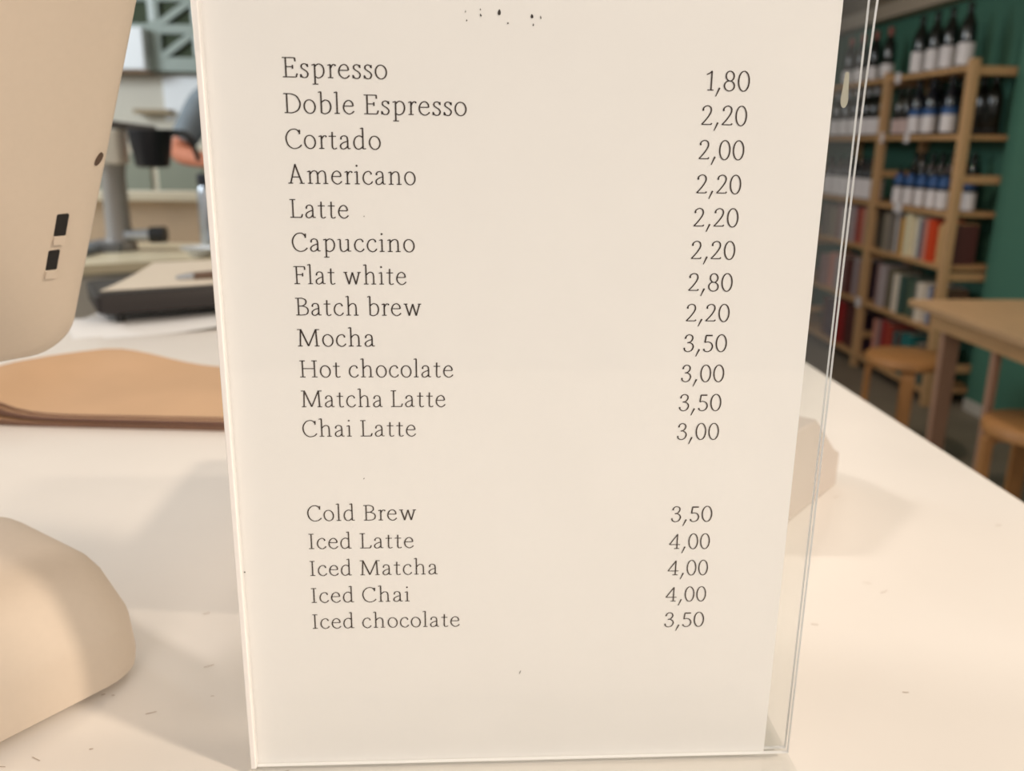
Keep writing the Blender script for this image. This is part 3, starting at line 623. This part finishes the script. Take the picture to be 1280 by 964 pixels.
def stool(loc, rz, lab):
    t = thing('stool', lab, 'stool', loc, rz, 'round wooden stools at the table')
    r = .18
    MB().lathe([(r - .006, .405), (r, .410), (r, .438), (r - .004, .442), (.05, .442)], 48).build('seat', STOOLW, t, ang=50)
    for k in range(4):
        a = math.pi / 4 + k * math.pi / 2; c, s_ = math.cos(a), math.sin(a); w = .025
        prof = [(.05, .405), (.05, .380), (.13, .380)] + [(.148 - .018 + .018 * math.sin(R(q)), .362 + .018 * math.cos(R(q))) for q in (30, 60)] + [(.148, .36), (.148, 0), (.176, 0), (.176, .37)] + [(.146 + .03 * math.cos(R(q)), .372 + .033 * math.sin(R(q))) for q in (15, 40, 65, 88)]
        m = MB(); m.loft([[(c * p - s_ * b, s_ * p + c * b, z) for p, z in prof] for b in (-w, w)]); m.build('leg', STOOLW, t, bevel=.002)
    return t
st = stool((1.93, 3.57, 0), R(18), 'round honey coloured stool behind the far table leg, before the shelves')
dup(st, (1.885, 2.60, 0), 'round honey coloured stool at the right frame edge under the near table end', R(30))

# ------------------------------------------------------------------ kitchen side, far left
bc = thing('back_counter', 'cream topped back counter with grey front behind the sales terminal', 'counter')
poly = [(-2.4, 2.25), (-1.27, 2.90), (-.98, 3.08), (.25, 3.08), (.25, 3.62), (-2.4, 3.62)]
m = MB(); m.loft([[(x, y, z) for x, y in poly] for z in (.865, .90)]); m.build('worktop', BACKTOP, bc, bevel=.004)
poly2 = [(-2.36, 2.31), (-1.26, 2.945), (-.97, 3.12), (.22, 3.12), (.22, 3.60), (-2.36, 3.60)]
m = MB(); m.loft([[(x, y, z) for x, y in poly2] for z in (0, .865)]); m.build('cabinet_body', GREYP, bc)
MB().box(-2.4, .25, 3.575, 3.62, .90, 1.065).build('backsplash', BACKS, bc)
MB().box(-2.4, .25, 3.545, 3.66, 1.065, 1.10).build('ledge', LEDGE, bc, bevel=.004)
MB().box(-.95, -.45, 3.095, 3.12, .60, .845).build('niche_door', BLACK, bc, bevel=.003)
o = MB().obox((-1.095, 3.02, .76), Vector((.85, .53, 0)), Vector((-.53, .85, 0)), ZV, .13, .012, .085).build('niche_door', BLACK, bc, bevel=.003)

gr = thing('coffee_grinder', 'grey column coffee grinder with black cup on the back counter', 'coffee grinder', (-1.27, 3.33, .90))
MB().lathe([(.058, 0), (.062, .01), (.055, .03), (.045, .06), (.042, .26), (.046, .30), (.05, .315)], 28).build('column', mat('grinder_grey', (150, 146, 142), .45, .3), gr)
m = MB(); m.loft([[(a, b, z) for a, b in rrect(-.10, .03, -.09, .06, .02, 5)] for z in (-.0, .035)]); m.build('base', mat('grinder_base_grey', (112, 114, 118), .45), gr, bevel=.004)
MB().tube([(.03, -.02, .055), (.12, -.02, .058)], .022, 18).build('spout_tube', STEEL, gr)
MB().tube([(.12, -.02, .058), (.175, -.02, .060)], [.030, .030], 18).build('knob', BLACK, gr)
m = MB(); m.loft([[(a, b, z) for a, b in rrect(-.06, .05, -.05, .05, .015, 5)] for z in (.31, .43)]); m.build('head', mat('grinder_cream', (206, 198, 184), .45), gr, bevel=.006)
MB().tube([(-.06, 0, .452), (.0, 0, .448), (.10, -.01, .438), (.17, -.02, .432)], [.018, .015, .013, .012], 12).build('arm', mat('arm_dark_brown', (58, 48, 40), .5), gr)
cup = MB().lathe([(.050, .300), (.058, .305), (.074, .40), (.076, .43), (.070, .433), (.052, .325)], 28, (.155, -.03, 0)).build('cup', mat('cup_blue_black', (16, 18, 26), .35), gr)
MB().tube([(.22, -.03, .422), (.275, -.03, .420), (.295, -.03, .402), (.315, -.03, .345), (.320, -.03, .325)], [.012, .011, .011, .010, .009], 12).build('cup_handle', BLACK, cup)

th = thing('thermos_flask', 'brushed steel thermos flask with dark lid on the back counter', 'flask', (-.925, 3.28, .90))
MB().lathe([(.034, 0), (.036, .004), (.036, .21), (.030, .235), (.028, .24)], 28).build('body', STEEL, th)
MB().lathe([(.031, .24), (.033, .245), (.033, .275), (.028, .282)], 28).build('lid', mat('lid_navy', (40, 44, 58), .4), th)
MB().tube([(.033, -.02, .262), (.06, -.03, .262), (.06, -.03, .21), (.036, -.015, .19)], .006, 10).build('handle', STEEL, th)
bw = MB().lathe([(.02, 0), (.03, .002), (.062, .030), (.066, .034), (.060, .034), (.03, .008), (.005, .007)], 28, (-.93, 3.15, .90)).build('bowl', BOXW); tag(bw, 'small white bowl at the front edge of the back counter', 'bowl')
tl = thing('kitchen_scale', 'flat slate grey scale at the left of the coffee grinder', 'scale', (-1.40, 3.20, .90))
m = MB(); m.loft([[(a, b, z) for a, b in rrect(-.09, .09, -.10, .10, .012, 4)] for z in (0, .022)]); m.build('body', mat('scale_slate', (110, 116, 122), .5), tl, bevel=.004)
MB().box(-.08, .08, -.06, .09, .0225, .027).build('plate', mat('scale_plate', (136, 142, 148), .4), tl, bevel=.002)

# things on the kitchen wall (wall face at y = 5.3)
lt = thing('lattice_panel', 'grey green openwork lattice panel with diagonal bars on the kitchen wall', 'lattice', (-1.56, 5.24, 0))
YB = (-.03, .0)
MB().box(-.32, .62, .0, .055, 1.66, 2.32).build('backing', DARKG, lt)
for x0, x1 in ((-.155, -.095), (.075, .125), (.30, .36), (.56, .62), (-.32, -.30)):
    MB().box(x0, x1, -.03, 0, 1.66, 2.32).build('upright', LATT, lt, bevel=.003)
for z0, z1 in ((1.66, 1.735), (1.855, 1.905), (2.02, 2.07), (2.27, 2.32)):
    MB().box(-.32, .62, -.031, 0, z0, z1).build('crossbar', LATT, lt, bevel=.003)
for x0, x1 in ((-.095, .075), (.125, .30), (.36, .56)):
    for z0, z1 in ((1.735, 1.855), (1.905, 2.02), (2.07, 2.27)):
        MB().bar((x0, -.02, z0), (x1, -.02, z1), .035, .03, (0, 1, 0)).build('diagonal_bar', LATT, lt)
for x0, z0, z1 in ((.085, 1.75, 1.85), (.085, 1.91, 2.0), (-.145, 1.92, 2.12)):
    MB().box(x0, x0 + .025, -.036, -.031, z0, z1).build('slot_light', LATTL, lt)  # pale strips stand for light showing through the slots
cb = thing('wall_cabinet', 'white enamel wall cabinet left of the grey lattice panel', 'cabinet', (-1.93, 5.14, 1.66))
MB().box(-.25, .205, 0, .16, 0, .22).build('body', BOXW, cb, bevel=.006)
MB().box(-.25, .205, -.018, -.001, .003, .217).build('door', BOXW, cb, bevel=.004)
MB().box(-.25, .205, .01, .15, -.012, 0).build('underside_rail', mat('rail_brown', (150, 118, 92), .6), cb)
ws = MB().box(-1.84, -1.64, 5.20, 5.30, 1.435, 1.46).build('wall_shelf', mat('shelf_brown', (158, 140, 112), .6), bevel=.003); tag(ws, 'short brown shelf on the pale kitchen wall', 'shelf')
wp = MB().box(-1.69, -1.30, 5.285, 5.30, 1.40, 1.64).build('light_patch', BOXW, bevel=.002); tag(wp, 'patch of light on the kitchen wall below the lattice, made as white slab', 'light patch')  # white slab stands for a patch of light on the wall
gc = thing('glazed_cupboard', 'cream framed cupboard with greenish panes on the kitchen wall', 'cupboard', (-1.72, 5.10, .86))
MB().box(-.5, .6, .02, .20, 0, .40).build('carcass', LEDGE, gc, bevel=.003)
for x0, x1 in ((-.47, -.20), (-.165, -.02), (.02, .27), (.31, .57)):
    MB().box(x0, x1, .0, .02, .03, .36).build('glass_pane', PANE, gc, bevel=.002)

# ------------------------------------------------------------------ person behind the back counter
def skin(name, J, E_, mt, parent=None, sub=2, root=0):
    me = bpy.data.meshes.new(name); keys = list(J.keys()); ix = {k: i for i, k in enumerate(keys)}
    me.from_pydata([J[k][0] for k in keys], [(ix[a], ix[b]) for a, b in E_], []); me.materials.append(mt)
    o = bpy.data.objects.new(name, me); COL.objects.link(o)
    if parent: o.parent = parent
    md = o.modifiers.new('skin', 'SKIN'); md.use_smooth_shade = True
    if not me.skin_vertices: bpy.context.view_layer.update()
    for i, k in enumerate(keys):
        rr = J[k][1]; sv = me.skin_vertices[0].data[i]; sv.radius = rr if isinstance(rr, tuple) else (rr, rr); sv.use_root = (i == root)
    s = o.modifiers.new('subdivision', 'SUBSURF'); s.levels = sub; s.render_levels = sub
    return o
pr = thing('person', 'person in grey blue shirt with bent forearm behind the back counter', 'person', (-.915, 3.93, 0), R(0))
J = {}; E_ = []
def J_(k, p, r, par=None):
    J[k] = (p, r)
    if par: E_.append((par, k))
J_('pelvis', (0, 0, 1.00), (.13, .10)); J_('waist', (0, -.01, 1.14), (.12, .095), 'pelvis'); J_('chest', (0, -.01, 1.34), (.14, .105), 'waist'); J_('upper', (0, 0, 1.47), (.09, .075), 'chest')
J_('neck', (0, -.005, 1.55), (.052, .055), 'upper'); J_('jaw', (0, -.035, 1.62), (.055, .065), 'neck'); J_('face', (0, -.03, 1.69), (.070, .085), 'jaw'); J_('crown', (0, -.01, 1.765), (.066, .078), 'face')
for s, n in ((-1, 'r'), (1, 'l')):
    J_('sh' + n, (s * .175, 0, 1.465), .058, 'upper')
    el = (s * .275, -.10, 1.24) if s < 0 else (s * .265, -.04, 1.20)
    wr = (-.085, -.30, 1.215) if s < 0 else (.10, -.28, 1.18)
    J_('el' + n, el, .042, 'sh' + n)
    J_('fo' + n, tuple(el[i] * .6 + wr[i] * .4 for i in range(3)), .041, 'el' + n)
    J_('wr' + n, wr, (.027, .024), 'fo' + n)
    dv = (Vector(wr) - Vector(el)).normalized(); side = dv.cross(Vector((0, 0, 1))).normalized() * s; dn = Vector((0, 0, -1))
    pc = Vector(wr) + dv * .055; J_('pa' + n, tuple(pc), (.034, .016), 'wr' + n)
    for f, (off, ln, rd) in enumerate(((.026, .070, .0088), (.009, .080, .0092), (-.009, .074, .0088), (-.025, .056, .0080))):
        b0 = pc + dv * .035 + side * off
        J_('k%d%s' % (f, n), tuple(b0), .010, 'pa' + n); J_('m%d%s' % (f, n), tuple(b0 + dv * ln * .5 + dn * .010), rd, 'k%d%s' % (f, n)); J_('t%d%s' % (f, n), tuple(b0 + dv * ln * .85 + dn * .035), rd * .85, 'm%d%s' % (f, n))
    tb0 = Vector(wr) + dv * .025 + side * .030
    J_('th0' + n, tuple(tb0), .013, 'wr' + n); J_('th1' + n, tuple(tb0 + dv * .035 + side * .014 + dn * .01), .0105, 'th0' + n); J_('th2' + n, tuple(tb0 + dv * .062 + side * .012 + dn * .02), .0085, 'th1' + n)
    J_('hip' + n, (s * .09, 0, .93), .095, 'pelvis'); J_('kn' + n, (s * .10, -.015, .50), .058, 'hip' + n); J_('ca' + n, (s * .10, .01, .34), .055, 'kn' + n); J_('an' + n, (s * .10, .02, .09), .036, 'ca' + n); J_('ft' + n, (s * .105, -.12, .035), (.042, .03), 'an' + n)
body = skin('body', J, E_, SKIN, pr)
JS = {k: (J[k][0], tuple(q + .014 for q in (J[k][1] if isinstance(J[k][1], tuple) else (J[k][1],) * 2))) for k in ('pelvis', 'waist', 'chest', 'upper', 'shr', 'shl')}
JS['pelvis'] = ((0, 0, .98), (.155, .122)); JS['upper'] = ((0, 0, 1.475), (.10, .085))
for s, n in ((-1, 'r'), (1, 'l')):
    a, b = Vector(J['sh' + n][0]), Vector(J['el' + n][0]); JS['sl' + n] = (tuple(a.lerp(b, .55)), .064); JS['cu' + n] = (tuple(a.lerp(b, .86)), .062)
skin('shirt', JS, [('pelvis', 'waist'), ('waist', 'chest'), ('chest', 'upper'), ('upper', 'shr'), ('upper', 'shl'), ('shr', 'slr'), ('slr', 'cur'), ('shl', 'sll'), ('sll', 'cul')], SHIRT, pr)
JT = {'pelvis': ((0, 0, .99), (.145, .115))}
for n in 'rl':
    for k, a in (('hip', .014), ('kn', .020), ('ca', .018), ('an', .022)):
        q = J[k + n]; r_ = q[1] if not isinstance(q[1], tuple) else q[1][0]; JT[k + n] = (q[0], r_ + a)
skin('trousers', JT, [('pelvis', 'hipr'), ('pelvis', 'hipl')] + [(a + n, b + n) for n in 'rl' for a, b in (('hip', 'kn'), ('kn', 'ca'), ('ca', 'an'))], JEANS, pr)
for n, s in (('r', -1), ('l', 1)):
    m = MB(); m.loft([[(s * .105 + a, b, z) for a, b in rrect(-.048 + i, .048 - i, -.20 + i, .075 - i, .04, 6)] for z, i in ((.0, .004), (.02, 0), (.05, .006), (.075, .02))]); m.build('shoe', BLACK, pr)
def ell(c, rx, ry, rz, lo=-90, hi=90, n=20):
    return [[(c[0] + rx * math.cos(R(t)) * math.cos(2 * math.pi * k / n), c[1] + ry * math.cos(R(t)) * math.sin(2 * math.pi * k / n), c[2] + rz * math.sin(R(t))) for k in range(n)] for t in [lo + (hi - lo) * i / 10 for i in range(11)]]
hair = MB().loft(ell((0, .012, 1.735), .083, .098, .105, -5, 89.5)); hair.loft(ell((0, .045, 1.70), .078, .062, .09)); hair.build('hair', HAIR, pr, ang=80)
for s in (-1, 1):
    MB().loft(ell((s * .030, -.108, 1.695), .013, .010, .009, -89, 89, 12)).build('eye', EYEW, pr); MB().loft(ell((s * .030, -.1165, 1.695), .0055, .003, .0055, -89, 89, 12)).build('pupil', BLACK, pr)
    MB().loft(ell((s * .074, -.015, 1.675), .012, .020, .032, -89, 89, 12)).build('ear', SKIN, pr)
    MB().tube([(s * .016, -.119, 1.713), (s * .032, -.120, 1.718), (s * .046, -.110, 1.712)], [.003, .004, .002], 8).build('eyebrow', HAIR, pr)
MB().tube([(0, -.112, 1.70), (0, -.128, 1.675), (0, -.134, 1.660), (0, -.112, 1.652)], [.007, .010, .013, .007], 12).build('nose', SKIN, pr, ang=80)
MB().tube([(-.024, -.100, 1.628), (-.01, -.108, 1.630), (0, -.109, 1.629), (.01, -.108, 1.630), (.024, -.100, 1.628)], [.003, .006, .006, .006, .003], 10).build('mouth', mat('lips', (160, 86, 76), .5), pr, ang=80)
